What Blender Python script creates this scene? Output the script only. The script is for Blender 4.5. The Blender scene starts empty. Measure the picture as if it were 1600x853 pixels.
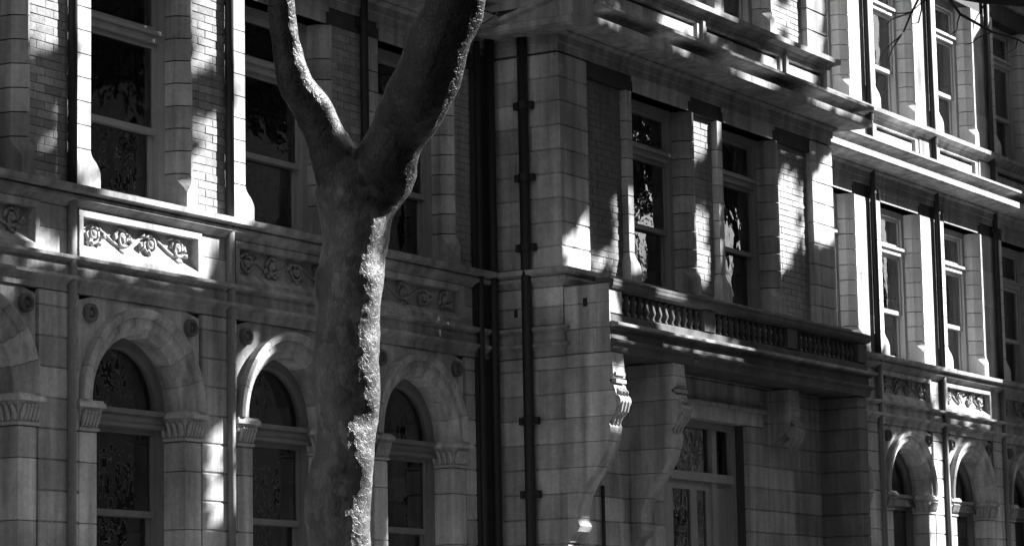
import bpy, math, random
from mathutils import Vector, Matrix, noise
rnd = random.Random(11)
sc = bpy.context.scene
col = sc.collection
PI = math.pi

# ------------------------------------------------------------------ camera
cam_d = bpy.data.cameras.new('camera')
cam = bpy.data.objects.new('camera', cam_d)
col.objects.link(cam)
cam_d.sensor_width = 36.0
cam_d.lens = 4500.4 / 1600 * 36.0
cam_d.clip_start = 0.1
cam_d.clip_end = 2000
CR = Vector((0.514313, -0.857403, -0.018493))
CU = Vector((-0.109532, -0.087060, 0.990163))
CV = Vector((0.850579, 0.507228, 0.138689))
CP = Vector((0, 0, 1.6))
m = Matrix((CR, CU, -CV)).transposed().to_4x4()
m.translation = CP
cam.matrix_world = m
sc.camera = cam

# ------------------------------------------------------------------ light
ELEV = math.radians(32)
AZ = Vector((0.80, -0.60, 0)).normalized()
SUN = (AZ * math.cos(ELEV) + Vector((0, 0, math.sin(ELEV)))).normalized()
w = bpy.data.worlds.new('World')
sc.world = w
w.use_nodes = True
nt = w.node_tree
bg = nt.nodes['Background']
sky = nt.nodes.new('ShaderNodeTexSky')
sky.sky_type = 'NISHITA'
sky.sun_disc = False
sky.sun_elevation = ELEV
sky.sun_rotation = math.atan2(AZ.x, AZ.y)
bw = nt.nodes.new('ShaderNodeRGBToBW')
nt.links.new(sky.outputs[0], bw.inputs[0])
nt.links.new(bw.outputs[0], bg.inputs[0])
bg.inputs[1].default_value = 0.05
sd = bpy.data.lights.new('sun', 'SUN')
sd.energy = 5.0
sd.angle = math.radians(0.5)
sd.color = (1.0, 1.0, 1.0)
so = bpy.data.objects.new('sun', sd)
col.objects.link(so)
so.rotation_euler = SUN.to_track_quat('Z', 'Y').to_euler()
so.location = (40, -30, 40)
sc.view_settings.view_transform = 'Standard'
sc.view_settings.look = 'None'
sc.view_settings.exposure = 2.1
sc.view_settings.gamma = 1.0
sc.cycles.max_bounces = 8
sc.cycles.transparent_max_bounces = 12
sc.cycles.use_denoising = True

# ------------------------------------------------------------------ materials
MAT = {}
def material(name, base, rough=0.85, stain=0.35, streak=0.25, grain=0.15, rand=0.12,
             bump=0.004, bscale=55, spec=0.3, metal=0.0, sscale=0.9):
    mt = bpy.data.materials.new(name)
    mt.use_nodes = True
    n, l = mt.node_tree.nodes, mt.node_tree.links
    p = n['Principled BSDF']
    p.inputs['Roughness'].default_value = rough
    p.inputs['Specular IOR Level'].default_value = spec
    p.inputs['Metallic'].default_value = metal
    g = n.new('ShaderNodeNewGeometry')
    oi = n.new('ShaderNodeObjectInfo')
    def nz(scale, detail, vec=None, rgh=0.6):
        t = n.new('ShaderNodeTexNoise')
        t.inputs['Scale'].default_value = scale
        t.inputs['Detail'].default_value = detail
        t.inputs['Roughness'].default_value = rgh
        l.new(vec or g.outputs['Position'], t.inputs['Vector'])
        return t.outputs['Fac']
    def math_(op, a, b):
        q = n.new('ShaderNodeMath'); q.operation = op
        for i, x in enumerate((a, b)):
            if isinstance(x, (int, float)): q.inputs[i].default_value = x
            else: l.new(x, q.inputs[i])
        return q.outputs[0]
    def band(fac, amp):                       # 1 +- amp
        mr = n.new('ShaderNodeMapRange')
        mr.inputs['From Min'].default_value = 0.3
        mr.inputs['From Max'].default_value = 0.7
        mr.inputs['To Min'].default_value = 1 - amp
        mr.inputs['To Max'].default_value = 1 + amp
        l.new(fac, mr.inputs['Value'])
        return mr.outputs[0]
    mp = n.new('ShaderNodeMapping')
    mp.inputs['Scale'].default_value = (5, 5, 0.35)
    l.new(g.outputs['Position'], mp.inputs['Vector'])
    v = band(nz(sscale, 6), stain)
    v = math_('MULTIPLY', v, band(nz(1.3, 4, mp.outputs[0]), streak))
    v = math_('MULTIPLY', v, band(nz(26, 5), grain))
    rr = n.new('ShaderNodeMapRange')
    rr.inputs['To Min'].default_value = 1 - rand
    rr.inputs['To Max'].default_value = 1 + rand
    l.new(oi.outputs['Random'], rr.inputs['Value'])
    v = math_('MULTIPLY', v, rr.outputs[0])
    v = math_('MULTIPLY', v, base)
    cx = n.new('ShaderNodeCombineXYZ')
    for i in range(3): l.new(v, cx.inputs[i])
    l.new(cx.outputs[0], p.inputs['Base Color'])
    if bump:
        b = n.new('ShaderNodeBump')
        b.inputs['Strength'].default_value = 1.0
        b.inputs['Distance'].default_value = bump
        l.new(nz(bscale, 6, None, 0.65), b.inputs['Height'])
        l.new(b.outputs[0], p.inputs['Normal'])
    MAT[name] = mt
    return mt

material('stone', 0.36, stain=0.40, streak=0.42, grain=0.14, rand=0.25)
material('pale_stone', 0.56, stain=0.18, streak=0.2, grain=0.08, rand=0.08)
material('mortar', 0.06, stain=0.2, rand=0)
material('moulding', 0.29, stain=0.5, streak=0.42, grain=0.12, rand=0.05)
material('carving', 0.33, stain=0.40, streak=0.1, grain=0.2, rand=0.05)
material('brick', 0.24, stain=0.30, streak=0.25, grain=0.20, rand=0.26, bump=0.006)
material('timber', 0.30, rough=0.6, stain=0.15, streak=0.12, grain=0.05, rand=0.06, bump=0.001)
material('white_timber', 0.45, rough=0.6, stain=0.12, streak=0.12, grain=0.05, rand=0.05, bump=0.001)
material('dark_timber', 0.16, rough=0.6, stain=0.2, streak=0.15, grain=0.05, rand=0.05, bump=0.001)
material('dull_stone', 0.14, stain=0.4, streak=0.3, grain=0.12, rand=0.1)
material('lime_mortar', 0.22, stain=0.25, streak=0.2, rand=0.0)
material('shaded_stone', 0.085, stain=0.4, streak=0.3, grain=0.15, rand=0.08)  # balcony front: its shade is put into a darker stone colour
material('grey_paint', 0.17, rough=0.6, stain=0.25, streak=0.3, rand=0.05, bump=0.001)
material('iron', 0.022, rough=0.55, stain=0.2, rand=0.05, bump=0.001)
material('lead', 0.13, rough=0.55, stain=0.35, streak=0.3, rand=0.1, bump=0.003, bscale=20)
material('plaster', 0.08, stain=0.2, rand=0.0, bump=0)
material('curtain', 0.75, stain=0.1, streak=0.2, rand=0.1, bump=0)
material('asphalt', 0.06, stain=0.2, streak=0, rand=0, bump=0.004)
material('paving', 0.075, stain=0.3, streak=0, rand=0.15)
material('leaf', 0.055, rough=0.6, stain=0.2, streak=0, rand=0.1, bump=0)
material('far_brick', 0.20, stain=0.2, rand=0.1)
material('slate', 0.10, rough=0.5, rand=0.1)

def leaf_material():
    mt = MAT['leaf']; n, l = mt.node_tree.nodes, mt.node_tree.links
    p = n['Principled BSDF']; t = n.new('ShaderNodeBsdfTranslucent'); t.inputs['Color'].default_value = (.045, .045, .045, 1)
    a = n.new('ShaderNodeAddShader'); l.new(p.outputs[0], a.inputs[0]); l.new(t.outputs[0], a.inputs[1])
    l.new(a.outputs[0], n['Material Output'].inputs['Surface'])
leaf_material()

def bark_material():
    mt = material('bark', 0.088, rough=0.45, stain=0.50, streak=0.40, grain=0.2, rand=0, bump=0.012, bscale=18, spec=0.5, sscale=3.5)
    n, l = mt.node_tree.nodes, mt.node_tree.links
    p = n['Principled BSDF']
    old = p.inputs['Base Color'].links[0].from_socket
    g = [x for x in n if x.type == 'NEW_GEOMETRY'][0]
    def vor(scale, zs):
        mp = n.new('ShaderNodeMapping'); mp.inputs['Scale'].default_value = (1, 1, zs)
        nz = n.new('ShaderNodeTexNoise'); nz.inputs['Scale'].default_value = 9; nz.inputs['Detail'].default_value = 4
        l.new(g.outputs['Position'], nz.inputs['Vector'])
        mx = n.new('ShaderNodeVectorMath'); mx.operation = 'SCALE'; mx.inputs['Scale'].default_value = 0.10
        l.new(nz.outputs['Color'], mx.inputs[0])
        ad = n.new('ShaderNodeVectorMath'); ad.operation = 'ADD'
        l.new(g.outputs['Position'], ad.inputs[0]); l.new(mx.outputs[0], ad.inputs[1])
        l.new(ad.outputs[0], mp.inputs['Vector'])
        v = n.new('ShaderNodeTexVoronoi'); v.feature = 'DISTANCE_TO_EDGE'; v.inputs['Scale'].default_value = scale
        l.new(mp.outputs[0], v.inputs['Vector'])
        mr = n.new('ShaderNodeMapRange')
        mr.inputs['From Max'].default_value = 0.09
        l.new(v.outputs['Distance'], mr.inputs['Value'])
        return mr.outputs[0]
    c = vor(34, 0.42)
    mpp = n.new('ShaderNodeMapping'); mpp.inputs['Scale'].default_value = (1, 1, .45)
    nzz = n.new('ShaderNodeTexNoise'); nzz.inputs['Scale'].default_value = 4; nzz.inputs['Detail'].default_value = 6
    l.new(g.outputs['Position'], nzz.inputs['Vector'])
    sca = n.new('ShaderNodeVectorMath'); sca.operation = 'SCALE'; sca.inputs['Scale'].default_value = .5; l.new(nzz.outputs['Color'], sca.inputs[0])
    adp = n.new('ShaderNodeVectorMath'); adp.operation = 'ADD'; l.new(g.outputs['Position'], adp.inputs[0]); l.new(sca.outputs[0], adp.inputs[1]); l.new(adp.outputs[0], mpp.inputs['Vector'])
    vp = n.new('ShaderNodeTexVoronoi'); vp.inputs['Scale'].default_value = 9; l.new(mpp.outputs[0], vp.inputs['Vector'])
    plate = n.new('ShaderNodeMapRange'); plate.inputs['To Min'].default_value = .50; plate.inputs['To Max'].default_value = 1.35
    sepc = n.new('ShaderNodeSeparateColor'); l.new(vp.outputs['Color'], sepc.inputs[0]); l.new(sepc.outputs[0], plate.inputs['Value'])
    mulp = n.new('ShaderNodeVectorMath'); mulp.operation = 'SCALE'; l.new(old, mulp.inputs[0]); l.new(plate.outputs[0], mulp.inputs['Scale']); old = mulp.outputs[0]
    r = n.new('ShaderNodeMapRange'); r.inputs['To Min'].default_value = 0.97; r.inputs['To Max'].default_value = 1.02
    l.new(c, r.inputs['Value'])
    mul = n.new('ShaderNodeVectorMath'); mul.operation = 'SCALE'
    l.new(old, mul.inputs[0]); l.new(r.outputs[0], mul.inputs['Scale'])
    l.new(mul.outputs[0], p.inputs['Base Color'])
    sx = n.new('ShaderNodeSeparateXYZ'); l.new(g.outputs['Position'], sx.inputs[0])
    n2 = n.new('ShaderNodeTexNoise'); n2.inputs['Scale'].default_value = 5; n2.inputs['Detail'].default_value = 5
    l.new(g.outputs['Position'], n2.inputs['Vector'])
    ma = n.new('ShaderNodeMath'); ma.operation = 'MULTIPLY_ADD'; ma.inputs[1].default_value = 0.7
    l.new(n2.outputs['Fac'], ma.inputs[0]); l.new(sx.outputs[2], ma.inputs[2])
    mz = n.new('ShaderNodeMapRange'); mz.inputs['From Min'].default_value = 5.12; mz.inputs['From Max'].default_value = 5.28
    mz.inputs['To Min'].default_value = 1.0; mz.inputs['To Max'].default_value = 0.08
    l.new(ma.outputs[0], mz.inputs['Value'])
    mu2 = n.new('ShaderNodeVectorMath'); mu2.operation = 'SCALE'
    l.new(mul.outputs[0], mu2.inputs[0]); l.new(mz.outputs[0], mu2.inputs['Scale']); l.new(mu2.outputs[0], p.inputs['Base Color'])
    b0 = p.inputs['Normal'].links[0].from_node
    b = n.new('ShaderNodeBump'); b.inputs['Distance'].default_value = 0.002
    l.new(c, b.inputs['Height']); l.new(b0.outputs[0], b.inputs['Normal'])
    b2 = n.new('ShaderNodeBump'); b2.inputs['Distance'].default_value = 0.012
    l.new(sepc.outputs[1], b2.inputs['Height']); l.new(b.outputs[0], b2.inputs['Normal'])
    l.new(b2.outputs[0], p.inputs['Normal'])
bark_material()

def glass_material():
    mt = bpy.data.materials.new('glass'); mt.use_nodes = True
    n, l = mt.node_tree.nodes, mt.node_tree.links
    n.remove(n['Principled BSDF'])
    out = n['Material Output']
    g = n.new('ShaderNodeNewGeometry'); oi = n.new('ShaderNodeObjectInfo')
    ad = n.new('ShaderNodeVectorMath'); ad.operation = 'ADD'
    sc_ = n.new('ShaderNodeVectorMath'); sc_.operation = 'SCALE'; sc_.inputs[0].default_value = (37, 53, 71)
    l.new(oi.outputs['Random'], sc_.inputs['Scale'])
    l.new(g.outputs['Position'], ad.inputs[0]); l.new(sc_.outputs[0], ad.inputs[1])
    nz = n.new('ShaderNodeTexNoise'); nz.inputs['Scale'].default_value = 5.0; nz.inputs['Detail'].default_value = 2
    l.new(ad.outputs[0], nz.inputs['Vector'])
    b = n.new('ShaderNodeBump'); b.inputs['Distance'].default_value = 0.0035
    l.new(nz.outputs['Fac'], b.inputs['Height'])
    gl = n.new('ShaderNodeBsdfGlossy'); gl.inputs['Roughness'].default_value = 0.015
    gl.inputs['Color'].default_value = (0.95, 0.95, 0.95, 1)
    l.new(b.outputs[0], gl.inputs['Normal'])
    tr = n.new('ShaderNodeBsdfTransparent'); tr.inputs['Color'].default_value = (0.92, 0.92, 0.92, 1)
    fr = n.new('ShaderNodeFresnel'); fr.inputs['IOR'].default_value = 2.0
    mx = n.new('ShaderNodeMixShader')
    l.new(fr.outputs[0], mx.inputs[0]); l.new(tr.outputs[0], mx.inputs[1]); l.new(gl.outputs[0], mx.inputs[2])
    l.new(mx.outputs[0], out.inputs['Surface'])
    MAT['glass'] = mt
glass_material()

# ------------------------------------------------------------------ mesh helpers
class MB:
    def __init__(s): s.v = []; s.f = []
    def add(s, v, f):
        o = len(s.v); s.v += [tuple(x) for x in v]; s.f += [tuple(i + o for i in q) for q in f]
    def box(s, x0, x1, y0, y1, z0, z1):
        s.add([(x0, y0, z0), (x1, y0, z0), (x1, y1, z0), (x0, y1, z0), (x0, y0, z1), (x1, y0, z1), (x1, y1, z1), (x0, y1, z1)],
              [(0, 3, 2, 1), (4, 5, 6, 7), (0, 1, 5, 4), (1, 2, 6, 5), (2, 3, 7, 6), (3, 0, 4, 7)])
        return s
    def loft(s, rings, closed=True, caps=True):
        n = len(rings[0]); v = [p for r in rings for p in r]; f = []
        for i in range(len(rings) - 1):
            for j in range(n if closed else n - 1):
                k = (j + 1) % n
                f.append((i * n + j, i * n + k, (i + 1) * n + k, (i + 1) * n + j))
        if caps and closed:
            f.append(tuple(range(n - 1, -1, -1))); f.append(tuple((len(rings) - 1) * n + j for j in range(n)))
        s.add(v, f); return s
    def prism_z(s, poly, z0, z1):
        return s.loft([[(x, y, z0) for x, y in poly], [(x, y, z1) for x, y in poly]])
    def prism_x(s, poly, x0, x1):           # poly in (y, z)
        return s.loft([[(x0, y, z) for y, z in poly], [(x1, y, z) for y, z in poly]])
    def block(s, x0, x1, y0, y1, z0, z1, e=0.008, ev=0.003):
        r = []
        for z, i in ((z0, e), (z0 + e, ev * 0), (z1 - e, 0), (z1, e)):
            r.append([(x0 + i, y0 + i, z), (x1 - i, y0 + i, z), (x1 - i, y1 - i, z), (x0 + i, y1 - i, z)])
        return s.loft(r)
    def tube(s, pts, rad, n=8, wob=0.0, seed=0):
        rings = []
        up = Vector((0.13, 0.21, 0.97))
        P = [Vector(p) for p in pts]
        for i, p in enumerate(P):
            d = (P[min(i + 1, len(P) - 1)] - P[max(i - 1, 0)]).normalized()
            a = d.cross(up)
            if a.length < 0.2: a = d.cross(Vector((1, 0, 0)))
            a.normalize(); b = d.cross(a)
            r = rad[i] if isinstance(rad, (list, tuple)) else rad
            ring = []
            for j in range(n):
                t = 2 * PI * j / n
                k = r
                if wob:
                    q = p + (a * math.cos(t) + b * math.sin(t)) * r
                    k = r * (1 + wob * noise.noise(q * 3.1 + Vector((seed, 0, 0))))
                ring.append(p + (a * math.cos(t) + b * math.sin(t)) * k)
            rings.append(ring)
        return s.loft(rings)
    def lathe_y(s, prof, cx, cz, n=16):     # profile (r, y) revolved about a Y axis
        rings = []
        for j in range(n):
            t = 2 * PI * j / n
            rings.append([(cx + r * math.cos(t), y, cz + r * math.sin(t)) for r, y in prof])
        rings.append(rings[0])
        return s.loft(rings, closed=False, caps=False)
    def sweep(s, prof, path):               # profile (offset outwards, z), path in plan
        n = len(path); pts = []
        for i in range(n):
            def nrm(a, b):
                d = Vector((b[0] - a[0], b[1] - a[1])).normalized(); return Vector((d.y, -d.x))
            ns = []
            if i > 0: ns.append(nrm(path[i - 1], path[i]))
            if i < n - 1: ns.append(nrm(path[i], path[i + 1]))
            if len(ns) == 2:
                mvec = ns[0] + ns[1]; mvec = mvec / (1 + ns[0].dot(ns[1]))
            else: mvec = ns[0]
            pts.append([(path[i][0] + mvec.x * o, path[i][1] + mvec.y * o, z) for o, z in prof])
        return s.loft(pts)
    def mesh(s, name, mat, smooth=False):
        me = bpy.data.meshes.new(name); me.from_pydata(s.v, [], s.f)
        me.materials.append(MAT[mat] if isinstance(mat, str) else mat)
        if smooth: me.polygons.foreach_set('use_smooth', [True] * len(me.polygons))
        me.update(); return me
    def build(s, name, mat, parent=None, smooth=False, kind=None, label=None, fix=True):
        import bmesh
        me = s.mesh(name, mat, smooth)
        if fix:
            bm = bmesh.new(); bm.from_mesh(me); bmesh.ops.recalc_face_normals(bm, faces=bm.faces[:]); bm.to_mesh(me); bm.free()
        return link(name, me, parent, kind=kind, label=label)

def link(name, me, parent=None, loc=None, kind=None, label=None):
    o = bpy.data.objects.new(name, me); col.objects.link(o)
    if parent: o.parent = parent
    if loc: o.location = loc
    if kind: o['kind'] = kind
    if label: o['label'] = label
    return o
def thing(name, label, cat, loc=(0, 0, 0), group=None):
    o = bpy.data.objects.new(name, None); col.objects.link(o); o.location = loc
    o.empty_display_size = 0.3
    o['label'] = label; o['category'] = cat
    if group: o['group'] = group
    return o
CACHE = {}
def stone_block(parent, x0, x1, y0, y1, z0, z1, name='stone_block', mat='stone', e=0.014):
    k = (name, mat, round(x1 - x0, 3), round(y1 - y0, 3), round(z1 - z0, 3))
    if k not in CACHE:
        CACHE[k] = MB().block(0, k[2], 0, k[3], 0, k[4], e).mesh(name, mat)
    return link(name, CACHE[k], parent, (x0, y0, z0))

# ------------------------------------------------------------------ setting
D = 16.0            # main facade plane
YB = 15.14          # front of the projecting bay
XB0, XB1 = 26.43, 33.40
YC = 14.57          # balcony front
XW = 43.4           # next projecting wing
YW = 14.0
PITCH = 2.30
def setting(name, mb, mat): 
    o = mb.build(name, mat); o['kind'] = 'structure'; return o
g_ = MB(); g_.add([(-400, -400, -0.13), (500, -400, -0.13), (500, 400, -0.13), (-400, 400, -0.13)], [(0, 1, 2, 3)])
setting('ground', g_, 'asphalt')
r_ = MB(); r_.add([(-60, 3.0, -0.12), (140, 3.0, -0.12), (140, 9.8, -0.12), (-60, 9.8, -0.12)], [(0, 1, 2, 3)])
setting('road', r_, 'asphalt')
setting('pavement', MB().box(-60, 140, 10.0, 15.95, -0.3, 0.0), 'paving')
setting('kerb', MB().box(-60, 140, 9.8, 9.997, -0.3, 0.004), 'stone')
setting('far_pavement', MB().box(-60, 140, -9, 2.8, -0.3, 0.0), 'paving')
setting('far_kerb', MB().box(-60, 140, 2.803, 3.0, -0.3, 0.004), 'stone')

# ------------------------------------------------------------------ the building
bld = thing('victorian_building', 'long Victorian stone and brick terrace with arched ground floor windows and a balconied bay', 'building', (26, 16, 0))
class Root:      # children given in world coordinates
    pass
def adopt(o):
    return o
bld.location = (0, 0, 0)
GRID = lambda k: 2.98 + 0.264 * k          # stone course lines
LEFT = [15.70, 18.00, 20.30, 22.60, 24.90]
RIGHT = [35.30, 37.60, 39.90, 42.20]
Z_SPR, Z_SILL, Z_HEAD, Z_SILL2, Z_HEAD2 = 4.05, 5.92, 8.10, 9.42, 11.6
core = MB()
HW = 0.63
TH = 0.45
# --- wall core: piers between openings, spandrels, lintels
def wall_run(cs, x0, x1, Y, arches=True):
    xs = [x0]
    for c in cs: xs += [c - .745, c + .745]           # the jamb stones stand in front of the core
    xs.append(x1)
    for i in range(0, len(xs), 2):
        a, b = xs[i], xs[i + 1]
        if arches:
            core.box(a, b, Y + 0.012, Y + TH, 0, Z_SPR)
        core.box(a, b, Y + 0.012, Y + TH, Z_SILL, Z_HEAD)
        core.box(a, b, Y + 0.012, Y + TH, Z_SILL2, Z_HEAD2)
    if arches:
        for i in range(len(cs) + 1):
            a = x0 if i == 0 else cs[i - 1] + 0.87
            b = x1 if i == len(cs) else cs[i] - 0.87
            core.box(a, b, Y + 0.012, Y + TH, Z_SPR, 4.97)
    core.box(x0, x1, Y + 0.07, Y + TH, 4.97, Z_SILL)
    core.box(x0, x1, Y + 0.004, Y + TH, Z_HEAD, 8.30)  # dark core left bare above the panels stands in for cornice shadow
    core.box(x0, x1, Y + 0.008, Y + TH, 8.30, 8.80)
    core.box(x0, x1, Y + 0.06, Y + TH, 8.80, Z_SILL2)
    core.box(x0, x1, Y + 0.004, Y + TH, Z_HEAD2, 12.6)
wall_run(LEFT, 13.6, XB0 + 0.3, D)
wall_run(RIGHT, XB1 - 0.3, XW + 0.3, D)
core.box(XB0 + 0.012, XB0 + 0.4, YB + TH, D + 0.01, 0, 12.6)     # side walls of the bay
core.box(XB1 - 0.4, XB1 - 0.012, YB + TH, D + 0.01, 0, 12.6)
BAYC = [28.78, 31.03]
xs = [XB0 + 0.012, BAYC[0] - .745, BAYC[0] + .745, BAYC[1] - .745, BAYC[1] + .745, XB1 - 0.012]
for i in (0, 2, 4):
    core.box(xs[i], xs[i + 1], YB + 0.125, YB + TH, Z_SILL, Z_HEAD)
    core.box(xs[i], xs[i + 1], YB + 0.125, YB + TH, Z_SILL2, Z_HEAD2)
core.box(xs[0], xs[5], YB + 0.004, YB + TH, Z_HEAD, 8.80)  # bare dark core between the lintels doubles as painted cornice shadow
core.box(xs[0], xs[5], YB + 0.06, YB + TH, 8.80, Z_SILL2)
core.box(xs[0], xs[5], YB + 0.004, YB + TH, Z_HEAD2, 12.6)
core.box(xs[0], xs[5], YB + 0.012, YB + TH, 4.70, Z_SILL)
core.box(xs[0], 28.60, YB + 0.012, YB + TH, 0, 4.70)
core.box(30.69, xs[5], YB + 0.012, YB + TH, 0, 4.70)
core.build('wall_core', 'mortar', bld)
wing = MB()
wing.box(XW, XW + 12, YW, D + TH, 0, 13.2)
wing.build('wing_wall', 'stone', bld)
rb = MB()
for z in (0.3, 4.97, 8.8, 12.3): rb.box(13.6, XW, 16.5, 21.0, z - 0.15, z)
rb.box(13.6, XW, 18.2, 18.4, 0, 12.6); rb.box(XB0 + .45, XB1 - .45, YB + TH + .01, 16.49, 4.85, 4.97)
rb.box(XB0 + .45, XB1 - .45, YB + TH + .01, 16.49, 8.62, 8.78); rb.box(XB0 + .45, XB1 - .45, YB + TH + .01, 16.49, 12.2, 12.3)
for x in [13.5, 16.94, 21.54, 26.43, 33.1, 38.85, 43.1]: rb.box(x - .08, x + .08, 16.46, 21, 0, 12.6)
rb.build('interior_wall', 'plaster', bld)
MB().box(13.5, XW + 12, 15.7, 21.5, 12.604, 12.9).build('roof', 'lead', bld)

PATH = [(13.6, D), (XB0, D), (XB0, YB), (XB1, YB), (XB1, D), (XW, D)]
def course(name, prof, mat='moulding', path=PATH, bottom=None):
    zs = [z for o, z in prof]
    p = list(prof) + [(-0.06, zs[-1]), (-0.06, zs[0])]
    return MB().sweep(p, path).build(name, mat, bld)
course('string_course', [(0, 4.97), (.030, 4.972), (.030, 5.03), (.05, 5.05), (.095, 5.08), (.095, 5.108), (.045, 5.12), (.045, 5.20)])
course('string_course', [(.035, 5.203), (.035, 5.225), (.07, 5.24), (.10, 5.255), (.10, 5.285), (.0, 5.297)])
course('sill_course', [(0, 5.72), (.02, 5.722), (.05, 5.75), (.10, 5.785), (.10, 5.815), (.075, 5.83), (.16, 5.85), (.165, 5.90), (0, 5.922)])
course('architrave', [(0, 8.28), (.02, 8.282), (.02, 8.365), (.04, 8.372), (.04, 8.455), (.06, 8.462), (.09, 8.485), (.09, 8.502)])
CORN = [(.10, 8.505), (.40, 8.52), (.42, 8.535), (.42, 8.618), (.28, 8.632), (.235, 8.66), (.235, 8.70), (.27, 8.735), (.44, 8.755), (.45, 8.765), (.45, 8.800), (0, 8.84)]
course('cornice', CORN, path=[(13.6, D), (XB0 - .5, D)])
course('cornice', CORN, path=[(XB0 + .004, YB), (XB1, YB), (XB1, D), (XW, D)])
course('sill_course', [(0, 9.26), (.03, 9.262), (.05, 9.30), (.10, 9.325), (.14, 9.335), (.145, 9.395), (0, 9.422)])
course('eaves_cornice', [(0, 11.9), (.05, 11.902), (.05, 12.1), (.2, 12.25), (.4, 12.35), (.4, 12.48), (0, 12.52)])

# --- arched ground-floor bays
def arch(c, Y, detail=True):
    sp = MB()                                        # spandrel with a round opening
    N = 20
    a = [(c + 0.70 * math.cos(PI * i / N), Z_SPR + 0.70 * math.sin(PI * i / N)) for i in range(N + 1)]
    b = []
    for i in range(N + 1):
        t = PI * i / N; dx, dz = math.cos(t), math.sin(t)
        k = min(0.868 / abs(dx) if abs(dx) > 1e-6 else 9, 0.918 / dz if dz > 1e-6 else 9)
        b.append((c + dx * k, Z_SPR + dz * k))
    for i in range(N):
        q = [a[i], b[i], b[i + 1], a[i + 1]]
        sp.loft([[(x, Y - 0.004, z) for x, z in q], [(x, Y + TH, z) for x, z in q]])
    sp.build('spandrel', 'stone', bld)
    ring = bpy.data.objects.new('arch', None); col.objects.link(ring); ring.parent = bld; ring.location = (c, Y, Z_SPR)
    prof = [(.635, .34), (.635, .03), (.66, .005), (.69, -.005), (.705, -.035), (.725, -.05), (.79, -.05), (.80, -.085), (.84, -.10), (.872, -.085), (.872, .02)]
    NV = 9
    for v in range(NV):
        mb = MB(); rings = []
        t0, t1 = PI * v / NV, PI * (v + 1) / NV
        g = 0.0035
        for s_ in range(5):
            t = t0 + g + (t1 - t0 - 2 * g) * s_ / 4
            if v == 0 and s_ == 0: t = 0.002
            if v == NV - 1 and s_ == 4: t = PI - 0.002
            rings.append([(r * math.cos(t), y, r * math.sin(t)) for r, y in prof])
        mb.loft(rings); mb.build('voussoir', 'stone', ring)
    for s_ in (-1, 1):
        rx = c + s_ * 0.72
        rb_ = MB().lathe_y([(0.0, Y - .035), (.022, Y - .04), (.04, Y - .02), (.05, Y - .012), (.052, Y - .045), (.066, Y - .06), (.08, Y - .05), (.085, Y - .01), (.085, Y + .02)], rx, 4.82)
        rb_.build('roundel', 'dull_stone', bld, smooth=True)
    # jamb pilasters with capitals
    for s_ in (-1, 1):
        x0, x1 = sorted((c + s_ * 0.632, c + s_ * 0.868))
        zz = [0.35, 0.9, 1.43, 1.96, 2.44, GRID(0), GRID(2), 3.775]
        for i in range(len(zz) - 1):
            stone_block(bld, x0, x1, Y - .022, Y + .34, zz[i] + .003, zz[i + 1] - .003, e=0.005)
        cap = bpy.data.objects.new('capital', None); col.objects.link(cap); cap.parent = bld; cap.location = ((x0 + x1) / 2, Y, 3.78)
        h = (x1 - x0) / 2
        def ring_(e, z): return [(-h - e, -.022 - e, z), (h + e, -.022 - e, z), (h + e, .34, z), (-h - e, .34, z)]
        MB().loft([ring_(-.006, 0), ring_(.018, .006), ring_(.018, .03), ring_(0, .036), ring_(.004, .10), ring_(.02, .17), ring_(.045, .20)]).build('bell', 'carving', cap)
        MB().loft([ring_(.05, .203), ring_(.06, .21), ring_(.06, .245), ring_(.045, .252), ring_(.045, .268)]).build('abacus', 'stone', cap)
        if detail:
            lf = MB()
            for k in range(5):
                lx = -h + (k + .5) * 2 * h / 5
                lf.tube([(lx, -.03, .04), (lx, -.045, .09), (lx + .004, -.06, .14), (lx, -.085, .165), (lx, -.09, .15)], [.016, .022, .02, .015, .006], 6)
            for k in range(5):
                ly = .0 + k * .07
                sx = -h - .01 if s_ > 0 else h + .01
                q = -1 if s_ > 0 else 1
                lf.tube([(sx, ly, .04), (sx + q * .012, ly, .09), (sx + q * .03, ly, .14), (sx + q * .055, ly, .165), (sx + q * .06, ly, .15)], [.016, .022, .02, .015, .006], 6)
            lf.build('leaf_carving', 'carving', cap, smooth=True)

def pane(parent, x0, x1, y, z0, z1):
    return MB().box(x0, x1, y, y + 0.006, z0, z1).build('pane', 'glass', parent)

def sash(parent, c, hw, y, z0, z1, bottom=0.055, top=0.045, side=0.05, mat='timber', bars=False):
    s_ = MB()
    s_.box(c - hw, c - hw + side, y, y + .045, z0, z1); s_.box(c + hw - side, c + hw, y, y + .045, z0, z1)
    s_.box(c - hw + side, c + hw - side, y + .001, y + .044, z0, z0 + bottom); s_.box(c - hw + side, c + hw - side, y + .001, y + .044, z1 - top, z1)
    sh = s_.build('sash', mat, parent)
    return sh

def curtain(parent, x0, x1, y, z0, z1):
    mb = MB(); n = 24; top = []; bot = []
    rings = []
    for i in range(n + 1):
        x = x0 + (x1 - x0) * i / n
        yy = y + .025 * math.sin(i * 1.7) + .012 * math.sin(i * 4.1)
        rings.append([(x, yy, z0), (x, yy, z1), (x, yy + .004, z1), (x, yy + .004, z0)])
    mb.loft(rings); return mb.build('curtain', 'curtain', parent, smooth=False)

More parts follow.
